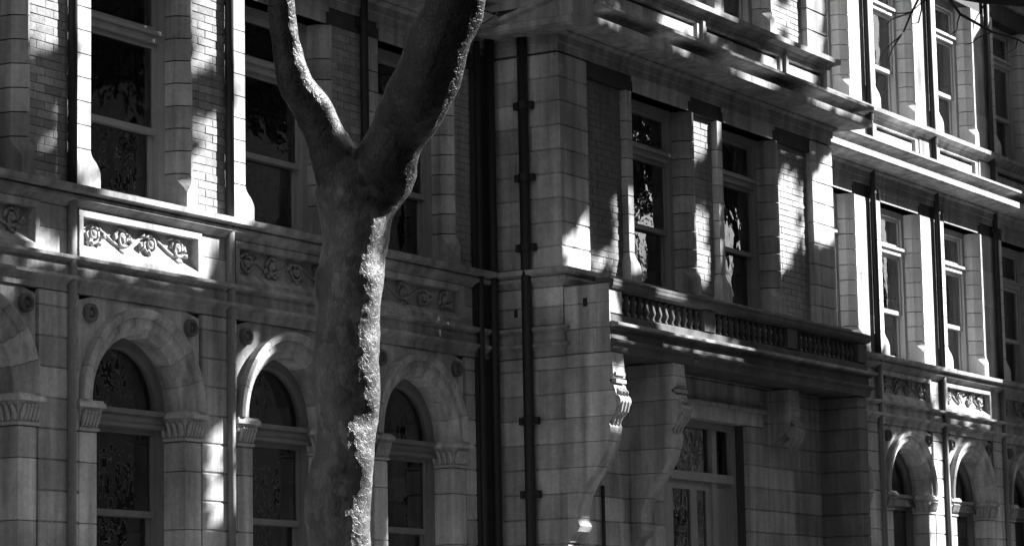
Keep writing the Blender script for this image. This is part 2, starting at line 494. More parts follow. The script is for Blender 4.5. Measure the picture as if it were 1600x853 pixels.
def arch_window(c, Y, mat='dark_timber'):
    y = Y + .22
    wn = bpy.data.objects.new('arched_window', None); col.objects.link(wn); wn.parent = bld
    f = MB()
    f.box(c - .63, c - .53, y, y + .12, 1.2, 3.88); f.box(c + .53, c + .63, y, y + .12, 1.2, 3.88)
    N = 18; rg = []
    for i in range(N + 1):
        t = PI * i / N
        rg.append([(c + r * math.cos(t), yy, Z_SPR + r * math.sin(t)) for r, yy in ((.638, y), (.55, y), (.535, y + .03), (.535, y + .12), (.638, y + .12))])
    f.loft(rg)
    f.box(c - .63, c + .63, y - .03, y + .12, 3.88, 4.05)
    f.box(c - .63, c + .63, y - .06, y - .031, 4.0, 4.045)
    f.box(c - .63, c + .63, y - .05, y - .031, 3.885, 3.915)
    f.box(c - .63, c + .63, y - .05, y + .12, 1.12, 1.197)
    f.build('frame', mat, wn)
    # half-round light
    pts = [(c + .536 * math.cos(PI * i / N), Z_SPR + .536 * math.sin(PI * i / N)) for i in range(N + 1)]
    fl = MB(); fl.loft([[(x, y + .07, z) for x, z in pts], [(x, y + .076, z) for x, z in pts]]); fl.build('fanlight', 'glass', wn)
    for (z0, z1, dy) in ((3.09, 3.878, .03), (1.2, 3.13, .077)):
        sh = sash(wn, c, .528, y + dy, z0, z1, mat=mat)
        pane(wn, c - .48, c + .48, y + dy + .02, z0 + .05, z1 - .04)
    return wn

def sash_window(c, Y, z0, z1, rail, trans, mat='timber', curt=None, dz=0):
    y = Y + .20
    wn = bpy.data.objects.new('sash_window', None); col.objects.link(wn); wn.parent = bld
    f = MB()
    f.box(c - .63, c - .54, y, y + .14, z0, z1); f.box(c + .54, c + .63, y, y + .14, z0, z1)
    f.box(c - .54, c + .54, y + .001, y + .14, z1 - .09, z1); f.box(c - .54, c + .54, y - .02, y + .14, z0 + .002, z0 + .05)
    f.box(c - .54, c + .54, y - .015, y + .14, trans, trans + .10)
    f.box(c - .54, c + .54, y - .05, y - .016, trans + .07, trans + .105)
    f.build('frame', mat, wn)
    sash(wn, c, .538, y + .03, trans + .102, z1 - .092, mat=mat); pane(wn, c - .49, c + .49, y + .05, trans + .15, z1 - .13)
    sash(wn, c, .538, y + .03, rail - .022, trans - .002, mat=mat); pane(wn, c - .49, c + .49, y + .05, rail + .02, trans - .04)
    sash(wn, c, .538, y + .077, z0 + .052, rail + .022, mat=mat); pane(wn, c - .49, c + .49, y + .10, z0 + .10, rail - .02)
    if curt: 
        for a, b, c0, c1 in curt: curtain(wn, c + a, c + b, y + .165, c0, c1)
    return wn

# --- jamb stones with stopped chamfers
def jamb(c, s_, Y, z0, z1, outer, front=-.02, first=None, step=.2125, name='jamb_stone'):
    """one jamb of an opening; outer = distance of the outer edge from the window axis"""
    def cham(z):
        t = (z - (z0 + .13)) / .17
        t = 0 if t < 0 else 1 if t > 1 else t
        return .003 + .10 * (t * t * (3 - 2 * t))
    zs = [z0]
    zs.append(z0 + .34)
    while zs[-1] < z1 - .25: zs.append(zs[-1] + step)
    zs[-1] = z1
    for i in range(len(zs) - 1):
        a, b = zs[i] + .003, zs[i + 1] - .008
        lv = [a, b] if i else [a + (b - a) * k / 12 for k in range(13)]
        mb = MB(); rings = []
        for k, z in enumerate(lv):
            h = cham(z)
            base = .03 * (1 - max(0, min(1, (z - (z0 + .22)) / .1))) if i == 0 else 0
            rings.append([(c + s_ * x, y, z) for x, y in ((.632, Y + .30), (.632, Y + front + h - base), (.632 + h, Y + front - base), (outer + base, Y + front - base), (outer + base, Y + .30))])
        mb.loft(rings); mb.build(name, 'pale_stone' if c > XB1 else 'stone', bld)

BRICKS = [0]
def brick_panel(x0, x1, Y, z0, z1, visible=True, back=.10):
    if x0 > XB1:                       # plain ashlar panels beyond the bay
        n = 4
        for i in range(n): stone_block(bld, x0, x1, Y, Y + back, z0 + (z1 - z0) * i / n + .001, z0 + (z1 - z0) * (i + 1) / n - .001, e=.002)
        return
    bl, bh, jt = .218, .069, .0065
    mb = MB(); row = 0; z = z0
    while z + bh <= z1 + .02:
        x = x0 - (0 if row % 2 == 0 else .11)
        zt = min(z + bh, z1 - .002)
        while x < x1 - .01:
            a, b = max(x, x0), min(x + bl, x1)
            if b - a > .025:
                dy = rnd.uniform(-.003, .004)
                if visible and BRICKS[0] < 300:
                    BRICKS[0] += 1
                    stone_block(bld, a, b, Y + dy, Y + back, z, zt, name='brick', mat='brick', e=0.003)
                else:
                    mb.block(a, b, Y + dy, Y + back, z, zt, .004)
            x += bl + jt
        z += bh + jt; row += 1
    MB().box(x0, x1, Y + .007, Y + .0115, z0, z1).build('mortar_bed', 'lime_mortar', bld)
    if mb.v:
        o = mb.build('brickwork', 'brick', bld); o['kind'] = 'stuff'

# --- frieze scroll ornament
def scroll(x0, x1, z0, z1, y, seed):
    r2 = random.Random(seed); mb = MB()
    L = x1 - x0; H = z1 - z0; n = 4; zc = (z0 + z1) / 2
    pts = [(x0 + L * i / 40, y - .005, zc + .30 * H * math.sin(2 * PI * n / 2 * i / 40)) for i in range(41)]
    mb.tube(pts, .014, 6)
    for k in range(n):
        cx = x0 + L * (k + .5) / n; sgn = 1 if k % 2 == 0 else -1
        sp = []; rr = []
        for i in range(22):
            t = i / 21 * 3.6 * PI; r = .46 * H * (1 - i / 24)
            sp.append((cx + .9 * r * math.cos(sgn * t + (PI if sgn > 0 else PI)), y - .012 - .02 * (i / 21), zc + r * math.sin(sgn * t + PI)))
            rr.append(.016 - .006 * i / 21)
        mb.tube(sp, rr, 6)
        for j in range(6):
            a = r2.uniform(0, 2 * PI); r = H * r2.uniform(.22, .46)
            px, pz = cx + r * math.cos(a) * 1.2, zc + r * math.sin(a)
            px = min(max(px, x0 + .03), x1 - .03)
            mb.tube([(px, y, pz), (px + .03 * math.cos(a + .6), y - .028, pz + .03 * math.sin(a + .6)), (px + .075 * math.cos(a + 1.1), y - .012, pz + .075 * math.sin(a + 1.1))], [.012, .022, .004], 6)
        mb.tube([(cx, y, zc), (cx, y - .03, zc), (cx, y - .045, zc)], [.035, .03, .008], 8)
    return mb

def frieze(c, Y, ornament=True, seed=0):
    fr = bpy.data.objects.new('frieze_panel', None); col.objects.link(fr); fr.parent = bld
    z0, z1 = 5.30, 5.718; a, b = c - .885, c + .885
    f = MB()
    yb = Y + .065
    # raised frame with a long sloping lower face, like a moulded picture frame
    f.loft([[(a, yb, z0), (a, Y - .035, z0), (a, Y - .035, z0 + .045), (a, yb, z0 + .135)], [(b, yb, z0), (b, Y - .035, z0), (b, Y - .035, z0 + .045), (b, yb, z0 + .135)]])
    f.box(a, b, Y - .03, yb, z1 - .06, z1)
    f.box(a, a + .055, Y - .033, yb, z0 + .05, z1 - .062); f.box(b - .055, b, Y - .033, yb, z0 + .05, z1 - .062)
    f.build('moulded_frame', 'stone', fr)
    MB().box(a + .01, b - .01, yb - .004, yb + .004, z0 + .02, z1 - .02).build('back_panel', 'carving', fr)
    if ornament:
        scroll(a + .075, b - .075, z0 + .13, z1 - .065, yb - .006, seed).build('scroll_carving', 'carving', fr, smooth=True)

def parapet_panel(c, Y):
    f = MB(); z0, z1 = 8.805, 9.258; a, b = c - .80, c + .80; yb = Y + .058
    f.box(a, b, Y - .01, yb, z0, z0 + .08); f.box(a, b, Y - .01, yb, z1 - .07, z1)
    f.box(a, a + .10, Y - .009, yb, z0 + .083, z1 - .073); f.box(b - .10, b, Y - .009, yb, z0 + .083, z1 - .073)
    f.box(a + .16, b - .16, Y + .03, yb, z0 + .14, z1 - .13)
    f.build('parapet_panel', 'stone', bld)

def lintel(c, Y, z):
    f = MB(); f.box(c - .66, c + .66, Y - .018, Y + .19, z, z + .175); f.box(c - .70, c + .70, Y - .03, Y + .0, z + .12, z + .178)
    f.build('lintel', 'stone', bld)

def bay_module(c, Y, seed=0, curt=None, mat='timber'):
    arch(c, Y); arch_window(c, Y)
    frieze(c, Y, True, seed)
    sash_window(c, Y, Z_SILL, Z_HEAD, 6.64, 7.47, curt=curt, mat=mat)
    jamb(c, -1, Y, Z_SILL, Z_HEAD, .955, -.035)
    jamb(c, 1, Y, Z_SILL, Z_HEAD, .76, -.02)
    lintel(c, Y, Z_HEAD)
    parapet_panel(c, Y)
    sash_window(c, Y, Z_SILL2, Z_HEAD2, 10.16, 11.0, mat=mat, curt=curt and [(a, b, c0 + 3.5, c1 + 3.5) for a, b, c0, c1 in curt])
    jamb(c, -1, Y, Z_SILL2, Z_HEAD2, .955, -.035)
    jamb(c, 1, Y, Z_SILL2, Z_HEAD2, .76, -.02)

def pier(xa, xb, Y, c0, c1, visible):
    """ashlar on the ground floor, brick above, between windows with axes c0 and c1"""
    for k in range(-10, 8):
        z0 = max(GRID(k), .35)
        if GRID(k + 1) < .4: continue
        z1 = min(GRID(k + 1), 4.966)
        stone_block(bld, xa, xb, Y - .03, Y + .1, z0 + .001, z1 - .001)
    # plain stones between the frieze panels
    for z0, z1 in ((5.300, 5.505), (5.508, 5.716)):
        stone_block(bld, c0 + .89, c1 - .89, Y - .012, Y + .1, z0, z1, e=.004)
    brick_panel(c0 + .763, c1 - .958, Y, Z_SILL + .005, Z_HEAD, visible)
    stone_block(bld, c0 + .82, c1 - .82, Y - .02, Y + .1, 8.805, 9.255)
    brick_panel(c0 + .763, c1 - .958, Y, Z_SILL2 + .005, Z_HEAD2, False)

for i, c in enumerate(LEFT): bay_module(c, D, seed=i)
for i, c in enumerate(RIGHT):
    bay_module(c, D, seed=10 + i, mat='white_timber', curt=[(-.53, .53, 5.98, 8.0)] if i in (1, 2) else None)
for i in range(len(LEFT) - 1):
    c0, c1 = LEFT[i], LEFT[i + 1]
    pier(c0 + .885, c1 - .885, D, c0, c1, i in (1, 2, 3))
for i in range(len(RIGHT) - 1):
    c0, c1 = RIGHT[i], RIGHT[i + 1]
    pier(c0 + .885, c1 - .885, D, c0, c1, False)
pier(24.90 + .885, XB0 - .003, D, 24.90, XB0 + .88, False)
pier(XB1 + .003, RIGHT[0] - .885, D, XB1 - .7, RIGHT[0], False)
pier(RIGHT[-1] + .885, XW, D, RIGHT[-1], XW + .9, False)

# --- the projecting bay -------------------------------------------------------
SPL = [YB + .30, YB + .47, YB + .36, YB + .52, YB + .33, YB + .44]
for k in range(-10, 21):
    z0, z1 = GRID(k), GRID(k + 1)
    if z1 < .4: continue
    z0 = max(z0, .35)
    if z0 < 4.97 < z1: z1 = 4.967
    elif z0 < 5.92 and z1 > 4.97 :
        continue
    if z1 > 8.28: 
        if z0 > 8.2: break
        z1 = 8.278
    if z0 < 8.0 and z1 - z0 < .05: continue
    ys = SPL[k % 6]
    a = XB0 - .022
    # corner stone (shows on both faces) and the stone behind it on the side
    if k % 3 == 0:
        stone_block(bld, a, XB0 + .23, YB - .022, ys, z0 + .001, z1 - .001)
        stone_block(bld, XB0 + .234, XB0 + .59, YB - .022, YB + .2, z0 + .001, z1 - .001)
    else:
        stone_block(bld, a, XB0 + .59, YB - .022, ys, z0 + .001, z1 - .001)
    stone_block(bld, a, XB0 + .2, ys + .003, D - .032, z0 + .001, z1 - .001)
    stone_block(bld, XB1 - .59, XB1 + .022, YB - .022, ys, z0 + .001, z1 - .001)
    if z1 < 5:
        xs_ = [XB0 + .594, 27.55 + .12 * (k % 2), 28.60]
        for j in range(2): stone_block(bld, xs_[j] + .002, xs_[j + 1] - .001, YB - .018, YB + .2, z0 + .001, z1 - .001)
        xs_ = [31.124, 31.85 + .14 * (k % 2), XB1 - .594]
        for j in range(2): stone_block(bld, xs_[j] + .002, xs_[j + 1] - .001, YB - .018, YB + .2, z0 + .001, z1 - .001)
# bottom course above the string, on side and front
for z0, z1 in ((5.30, 5.505), (5.508, 5.717)):
    stone_block(bld, XB0 - .015, XB0 + .3, YB - .015, YB + .45, z0, z1); stone_block(bld, XB0 - .015, XB0 + .2, YB + .453, D - .02, z0, z1)
    for a, b in ((26.735, 29.0), (29.003, 31.2), (31.203, XB1 + .01)): stone_block(bld, a, b, YB - .015, YB + .2, z0, z1)
z0 = Z_SILL + .003
stone_block(bld, XB0 - .022, XB0 + .59, YB - .022, YB + .4, z0, GRID(12) - .001)
stone_block(bld, XB0 - .022, XB0 + .2, YB + .403, D - .032, z0, GRID(12) - .001)
stone_block(bld, XB1 - .59, XB1 + .022, YB - .022, YB + .4, z0, GRID(12) - .001)
for i, c in enumerate(BAYC):
    sash_window(c, YB, Z_SILL, Z_HEAD, 6.65, 7.47)
    jamb(c, -1, YB, Z_SILL, Z_HEAD, .86, -.02); jamb(c, 1, YB, Z_SILL, Z_HEAD, .78, -.02)
    lintel(c, YB, Z_HEAD)
    sash_window(c, YB, Z_SILL2, Z_HEAD2, 10.16, 11.0)
    jamb(c, -1, YB, Z_SILL2, Z_HEAD2, .86, -.02); jamb(c, 1, YB, Z_SILL2, Z_HEAD2, .78, -.02)
brick_panel(XB0 + .593, BAYC[0] - .863, YB + .06, Z_SILL + .005, Z_HEAD, True)
brick_panel(BAYC[0] + .783, BAYC[1] - .863, YB + .06, Z_SILL + .005, Z_HEAD, True)
brick_panel(BAYC[1] + .783, XB1 - .593, YB + .06, Z_SILL + .005, Z_HEAD, True)
for a, b in ((XB0 + .593, BAYC[0] - .863), (BAYC[0] + .783, BAYC[1] - .863), (BAYC[1] + .783, XB1 - .593)):
    brick_panel(a, b, YB + .06, Z_SILL2 + .005, Z_HEAD2, False)
for z in range(8):
    z0 = Z_SILL2 + .004 + z * .272
    for a, b in ((XB0 - .022, XB0 + .59), (XB1 - .59, XB1 + .022)): stone_block(bld, a, b, YB - .022, YB + .4, z0, z0 + .268)
    stone_block(bld, XB0 - .022, XB0 + .2, YB + .403, D - .032, z0, z0 + .268)
# parapet panels of the bay
for a, b in ((26.44, 27.6), (27.66, 29.84), (29.90, 32.1), (32.16, 33.39)):
    f = MB(); y = YB; yb = YB + .058
    f.box(a, b, y - .01, yb, 8.805, 8.87); f.box(a, b, y - .01, yb, 9.20, 9.258)
    f.box(a, a + .09, y - .009, yb, 8.873, 9.197); f.box(b - .09, b, y - .009, yb, 8.873, 9.197)
    f.box(a + .14, b - .14, y + .02, yb, 8.92, 9.15)
    f.build('parapet_panel', 'stone', bld)
for x in (27.63, 29.87, 32.13): MB().box(x - .028, x + .028, YB - .045, YB + .058, 8.805, 9.258).build('pilaster_strip', 'stone', bld)
f = MB(); f.box(XB0 - .01, XB0 + .1, YB + .06, D - .01, 8.805, 9.258); f.build('side_panel', 'stone', bld)

# side cornice hood with its scrolled end
hood = MB(); rings = []
for i in range(17):
    t = i / 16
    yy = D - .02 - t * (D - .02 - (YB - .45))
    k = min(1, t * 5); k = math.sqrt(1 - (1 - k) ** 2)      # the back end is rounded off
    zt = 8.50 + .34 * t; zb = 8.505 - .07 * k
    o = .30 + .17 * k
    rings.append([(XB0 - .002, yy, 8.505), (XB0 - .10, yy, 8.505), (XB0 - .14, yy, zb + .012), (XB0 - o + .05, yy, zb), (XB0 - o, yy, zb + .025),
                  (XB0 - o, yy, zb + .09), (XB0 - o + .035, yy, zb + .11), (XB0 - o + .03, yy, max(zt - .07, zb + .115)), (XB0 - o - .02, yy, max(zt - .045, zb + .125)), (XB0 - o - .02, yy, max(zt, zb + .15)), (XB0 - .002, yy, max(zt, zb + .15) + .10)])
hood.loft(rings); hood.build('cornice_hood', 'moulding', bld)

# --- balcony on consoles
bal = bpy.data.objects.new('balcony', None); col.objects.link(bal); bal.parent = bld
bp = [(XB0 + .003, YC), (33.06, YC), (33.06, YB - .02)]
def bcourse(name, prof, mat='shaded_stone', back=-.12):
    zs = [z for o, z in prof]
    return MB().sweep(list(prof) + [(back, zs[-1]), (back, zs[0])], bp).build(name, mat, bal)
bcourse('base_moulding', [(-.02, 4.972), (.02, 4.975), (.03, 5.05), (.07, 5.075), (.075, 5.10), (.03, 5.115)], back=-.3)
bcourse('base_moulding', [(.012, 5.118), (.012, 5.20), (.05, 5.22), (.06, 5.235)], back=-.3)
bcourse('base_moulding', [(.05, 5.237), (.10, 5.25), (.10, 5.28), (.03, 5.30)], 'stone', back=-.1)  # lighter stone stands in for the ledge edge catching light
MB().box(XB0 + .1, 33.0, YC + .1, YB + .01, 4.985, 5.285).build('floor_slab', 'shaded_stone', bal)
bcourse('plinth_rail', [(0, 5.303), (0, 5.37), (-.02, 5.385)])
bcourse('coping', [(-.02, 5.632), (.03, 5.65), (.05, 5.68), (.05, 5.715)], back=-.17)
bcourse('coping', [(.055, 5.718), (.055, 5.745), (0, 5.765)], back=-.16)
dies = [26.43, 28.62, 30.78, 32.79]
for x in dies: stone_block(bal, x - .004, x + .26, YC - .006, YC + .15, 5.39, 5.628, name='die', mat='stone' if x < 27 else 'shaded_stone', e=.004)  # sunlit end die in lighter stone, shaded dies coloured darker
for i in range(3):
    a, b = dies[i] + .26, dies[i + 1]
    n = 13
    for k in range(n):
        x = a + (b - a) * (k + .5) / n
        key = ('baluster',)
        if key not in CACHE:
            mb = MB(); pr = [(.032, 0), (.032, .02), (.018, .03), (.040, .075), (.044, .10), (.030, .15), (.018, .19), (.030, .205), (.032, .24)]
            mb.loft([[(r * math.cos(2 * PI * j / 10), r * math.sin(2 * PI * j / 10), z) for j in range(10)] for r, z in pr])
            CACHE[key] = mb.mesh('baluster', 'shaded_stone', True)
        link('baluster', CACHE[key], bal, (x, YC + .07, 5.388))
# solid side wall of the balcony, with two drain holes
for z0, z1 in ((4.975, 5.235), (5.24, 5.50), (5.504, 5.70)):
    for ya, yb in ((YC + .155, YC + .36), (YC + .363, YB - .03)):
        stone_block(bal, XB0 - .016, XB0 + .14, ya, yb, z0, z1, name='side_block', e=.008)
    stone_block(bal, XB0 - .016, XB0 + .001, YC - .006, YC + .152, z0, z1, name='side_block', e=.004)
for y, z in ((YC + .26, 5.47),): MB().box(XB0 - .022, XB0 + .05, y, y + .05, z, z + .09).build('drain_hole', 'iron', bal)
MB().box(XB0 - .026, XB0 + .05, YB + .55, YB + .59, 5.42, 5.50).build('drain_hole', 'iron', bld)
CONS = [(14.55, 4.965), (14.53, 4.70), (14.58, 4.68), (14.58, 4.655), (14.53, 4.62), (14.50, 4.52), (14.50, 4.40), (14.54, 4.30), (14.60, 4.24), (14.58, 4.18), (14.60, 4.06), (14.66, 3.90), (14.76, 3.75), (14.87, 3.62), (14.95, 3.48), (14.99, 3.34), (15.00, 3.22), (14.97, 3.16), (15.0, 3.10), (15.06, 3.06), (15.10, 2.99)]
def cons_y(z):
    for (y0, z0), (y1, z1) in zip(CONS, CONS[1:]):
        if z1 <= z <= z0: return y1 + (y0 - y1) * (z - z1) / (z0 - z1)
    return 15.1
for x in (XB0 - .024, 27.80, 31.40):
    small = x > 30
    cn = bpy.data.objects.new('console_bracket', None); col.objects.link(cn); cn.parent = bld
    for k in range(5 if small else 0, 8):
        a, b = GRID(k) + .003, min(GRID(k + 1) - .003, 4.965)
        if k == 0: a = 2.99
        zz = sorted(set([a, b] + [z for y, z in CONS if a < z < b]))
        cy = (lambda z: 14.86 + max(0, 4.62 - z) ** 2 * 2.6) if small else cons_y
        MB().loft([[(x, cy(z), z), (x + .26, cy(z), z), (x + .26, YB - .023, z), (x, YB - .023, z)] for z in zz]).build('stone_block', 'stone', cn)
    cv = MB()
    cv.box(x + .02, x + .24, 14.505, 14.56, 4.64, 4.68); cv.box(x + .03, x + .23, 14.51, 14.56, 4.72, 4.755)
    for sx in (.06, .13, .20):
        cv.tube([(x + sx, 14.55, 4.60), (x + sx, 14.49, 4.54), (x + sx, 14.475, 4.44), (x + sx, 14.50, 4.35), (x + sx, 14.56, 4.29), (x + sx, 14.585, 4.2)], [.02, .03, .034, .03, .022, .008], 8)
    cv.tube([(x + .01, 14.53, 4.45), (x + .25, 14.53, 4.45)], .075, 14)
    if small: cv.v = [(a, b + .33, c) for a, b, c in cv.v]
    cv.build('scroll_carving', 'carving', cn, smooth=False)

# side wall of the porch that carries the right end of the balcony
for k in range(-10, 8):
    z0 = max(GRID(k), .35)
    if GRID(k + 1) < .4: continue
    z1 = min(GRID(k + 1), 4.968)
    ym = YC + .28 + .06 * (k % 2)
    stone_block(bld, 32.78, 33.05, YC + .02, ym, z0 + .001, z1 - .001, mat='dull_stone')
    stone_block(bld, 32.78, 33.05, ym + .002, YB - .02, z0 + .001, z1 - .001, mat='dull_stone')

# --- entrance under the balcony
Yd = YB + .12
door = bpy.data.objects.new('entrance_door', None); col.objects.link(door); door.parent = bld
f = MB()
f.box(28.60, 28.98, Yd, Yd + .12, 0, 4.50); f.box(30.58, 30.69, Yd, Yd + .12, 0, 4.50)
f.box(28.98, 30.58, Yd + .001, Yd + .12, 4.42, 4.50); f.box(28.98, 30.58, Yd - .03, Yd + .12, 3.80, 3.90)
f.box(30.08, 30.20, Yd + .002, Yd + .12, 3.902, 4.418); f.box(30.08, 30.20, Yd + .002, Yd + .12, 0, 3.798)
f.build('door_frame', 'timber', door)
pane(door, 28.98, 30.08, Yd + .06, 3.90, 4.42); pane(door, 30.20, 30.58, Yd + .06, 3.90, 4.42)
lf = MB()
for a, b in ((28.98, 29.12), (29.56, 29.72), (29.96, 30.08)): lf.box(a, b, Yd + .03, Yd + .08, .1, 3.80)
for a, b in ((29.12, 29.56), (29.72, 29.96)): lf.box(a, b, Yd + .031, Yd + .079, 3.70, 3.798); lf.box(a, b, Yd + .031, Yd + .079, .1, 1.1)
o = lf.build('door_leaf', 'timber', door)
pane(door, 29.12, 29.56, Yd + .05, 1.1, 3.70); pane(door, 29.72, 29.96, Yd + .05, 1.1, 3.70)
lf = MB()
for a, b in ((30.20, 30.28), (30.50, 30.58)): lf.box(a, b, Yd + .03, Yd + .08, .1, 3.798)
lf.box(30.28, 30.50, Yd + .045, Yd + .07, .1, 3.798)
lf.build('door_leaf', 'timber', door)
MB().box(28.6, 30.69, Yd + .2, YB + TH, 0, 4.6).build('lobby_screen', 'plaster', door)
lt = MB(); lt.box(28.07, 31.12, YB - .055, YB + .11, 4.50, 4.70); lt.box(28.07, 31.16, YB - .09, YB - .02, 4.66, 4.705)
lt.build('door_lintel', 'stone', bld)
for a, b in ((28.07, 29.2), (29.203, 30.3), (30.303, 31.12)): stone_block(bld, a, b, YB - .018, YB + .1, 4.708, 4.965)
for k in range(-10, 6):
    z0 = max(GRID(k), .35)
    if GRID(k + 1) < .4: continue
    stone_block(bld, 30.694, 31.12, YB - .045, YB + .1, z0 + .001, min(GRID(k + 1), 4.498) - .001)
MB().tube([(27.13, YB - .05, 1.0), (27.13, YB - .05, 3.62)], .022, 8).build('conduit', 'iron', bld)

# --- rainwater pipes
def downpipe(x, y, r, z0, z1, lugs=(), ears='x', name='downpipe', split=0):
    p = bpy.data.objects.new(name, None); col.objects.link(p); p.parent = bld
    if split:
        MB().tube([(x, y, z0), (x, y, 3), (x, y, split - .003)], r, 14).build('pipe', 'grey_paint', p, smooth=True)
        z0_ = split
    else: z0_ = z0
    MB().tube([(x, y, z0_), (x, y, (z0_ + z1) / 2), (x, y, z1)], r, 14).build('pipe', 'iron', p, smooth=True)
    for z in lugs:
        c_ = MB().tube([(x, y, z - .045), (x, y, z - .04), (x, y, z + .04), (x, y, z + .045)], [r + .002, r + .010, r + .010, r + .002], 14)
        if ears == 'x': c_.box(x - r - .06, x + r + .06, y + .01, y + .035, z - .03, z + .03)
        else:
            for s_, q in ((-1, .022), (1, .03)): c_.box(x - .01, x + .05, y + s_ * (r + .035) - q, y + s_ * (r + .035) + q, z - .04, z + .04)
            c_.box(x + .02, x + .05, y - r - .04, y + r + .04, z - .015, z + .015)
        c_.build('pipe_bracket', 'iron', p)
for c in LEFT[1:]: downpipe(c - 1.005, D - .052, .042, 0.1, 12.4, (8.2,), split=5.80)
for c in RIGHT[1:]: downpipe(c - 1.005, D - .052, .042, 0.1, 12.4, (8.2, 9.25), split=5.80)
downpipe(XB0 - .11, 15.52, .056, 0.1, 8.52, (3.51, 4.29, 6.15, 6.91, 7.70), ears='y')
downpipe(26.27, 15.90, .05, 0.1, 8.5)
downpipe(26.02, 15.91, .035, 0.1, 8.4)
dk = MB()  # black panels added to stand in for the deep shade of the nook
for z0, z1 in ((0.1, 4.955), (5.32, 8.27)): dk.box(25.97, 26.39, 15.925, 15.985, z0, z1)
dk.build('nook_shade', 'iron', bld)

# ------------------------------------------------------------------ foreground plane tree
def catmull(P, n):
    out = []
    P = [Vector(p) for p in P]
    for i in range(len(P) - 1):
        p0, p1, p2, p3 = P[max(i - 1, 0)], P[i], P[i + 1], P[min(i + 2, len(P) - 1)]
        for k in range(n):
            t = k / n
            out.append(.5 * ((2 * p1) + (p2 - p0) * t + (2 * p0 - 5 * p1 + 4 * p2 - p3) * t * t + (3 * p1 - p0 - 3 * p2 + p3) * t ** 3))
    out.append(P[-1]); return out
def lerp_list(R, n):
    out = []
    for i in range(len(R) - 1):
        for k in range(n): out.append(R[i] + (R[i + 1] - R[i]) * k / n)
    out.append(R[-1]); return out
tree = thing('plane_tree', 'dark bare street tree forking into two thick limbs in front of the facade', 'tree', (0, 0, 0))
trunk = [(16.80, 11.55, -.1), (16.72, 11.47, .6), (16.66, 11.40, 1.5), (16.602, 11.338, 2.519), (16.566, 11.287, 2.928), (16.526, 11.233, 3.368), (16.485, 11.183, 3.808), (16.447, 11.125, 4.247), (16.424, 11.068, 4.599), (16.406, 11.014, 4.906), (16.407, 10.947, 5.147)]
tr_r = [.44, .29, .24, .218, .215, .214, .215, .225, .245, .275, .25]
limbL = [(16.41, 11.03, 4.75), (16.351, 11.082, 4.996), (16.24, 11.111, 5.208), (16.102, 11.174, 5.465), (15.974, 11.233, 5.675), (15.869, 11.242, 5.928), (15.786, 11.213, 6.178), (15.704, 11.173, 6.47), (15.563, 11.101, 6.877), (15.3, 11.0, 7.8), (15.1, 10.9, 9.0)]
lL_r = [.18, .185, .168, .142, .116, .098, .088, .082, .07, .05, .02]
limbR = [(16.41, 11.0, 4.75), (16.419, 10.861, 5.027), (16.326, 10.663, 5.239), (16.204, 10.408, 5.48), (16.076, 10.158, 5.736), (15.975, 9.961, 5.999), (15.854, 9.796, 6.258), (15.687, 9.571, 6.665), (15.652, 9.355, 7.537), (15.672, 9.172, 8.724)]
lR_r = [.20, .225, .22, .215, .205, .195, .185, .165, .11, .03]
def wood(parts, name, parent, voxel, disp=.02, seed=0):
    mb = MB()
    for P, R, n in parts:
        mb.tube(catmull(P, 6), lerp_list(R, 6), n, wob=.22, seed=seed)
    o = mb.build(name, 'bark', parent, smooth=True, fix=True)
    if voxel:
        r = o.modifiers.new('merge', 'REMESH'); r.mode = 'VOXEL'; r.voxel_size = voxel; r.use_smooth_shade = True
        s = o.modifiers.new('smooth', 'SMOOTH'); s.iterations = 4
        for sc2, st in ((.5, disp * 1.3), (.16, disp), (.05, disp * .22)):
            t = bpy.data.textures.new('bark_relief', 'CLOUDS'); t.noise_scale = sc2; t.noise_depth = 3
            d = o.modifiers.new('relief', 'DISPLACE'); d.texture = t; d.texture_coords = 'GLOBAL'; d.strength = st; d.mid_level = .5
    return o
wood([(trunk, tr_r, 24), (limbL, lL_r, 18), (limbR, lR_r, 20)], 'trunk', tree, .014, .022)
# a short twig on the right limb
tw = MB()
tw.tube([(17.05, 10.5, 6.22), (17.12, 10.40, 6.20), (17.15, 10.34, 6.24), (17.17, 10.30, 6.30)], [.010, .007, .005, .002], 6)
tw.build('twig', 'bark', tree)

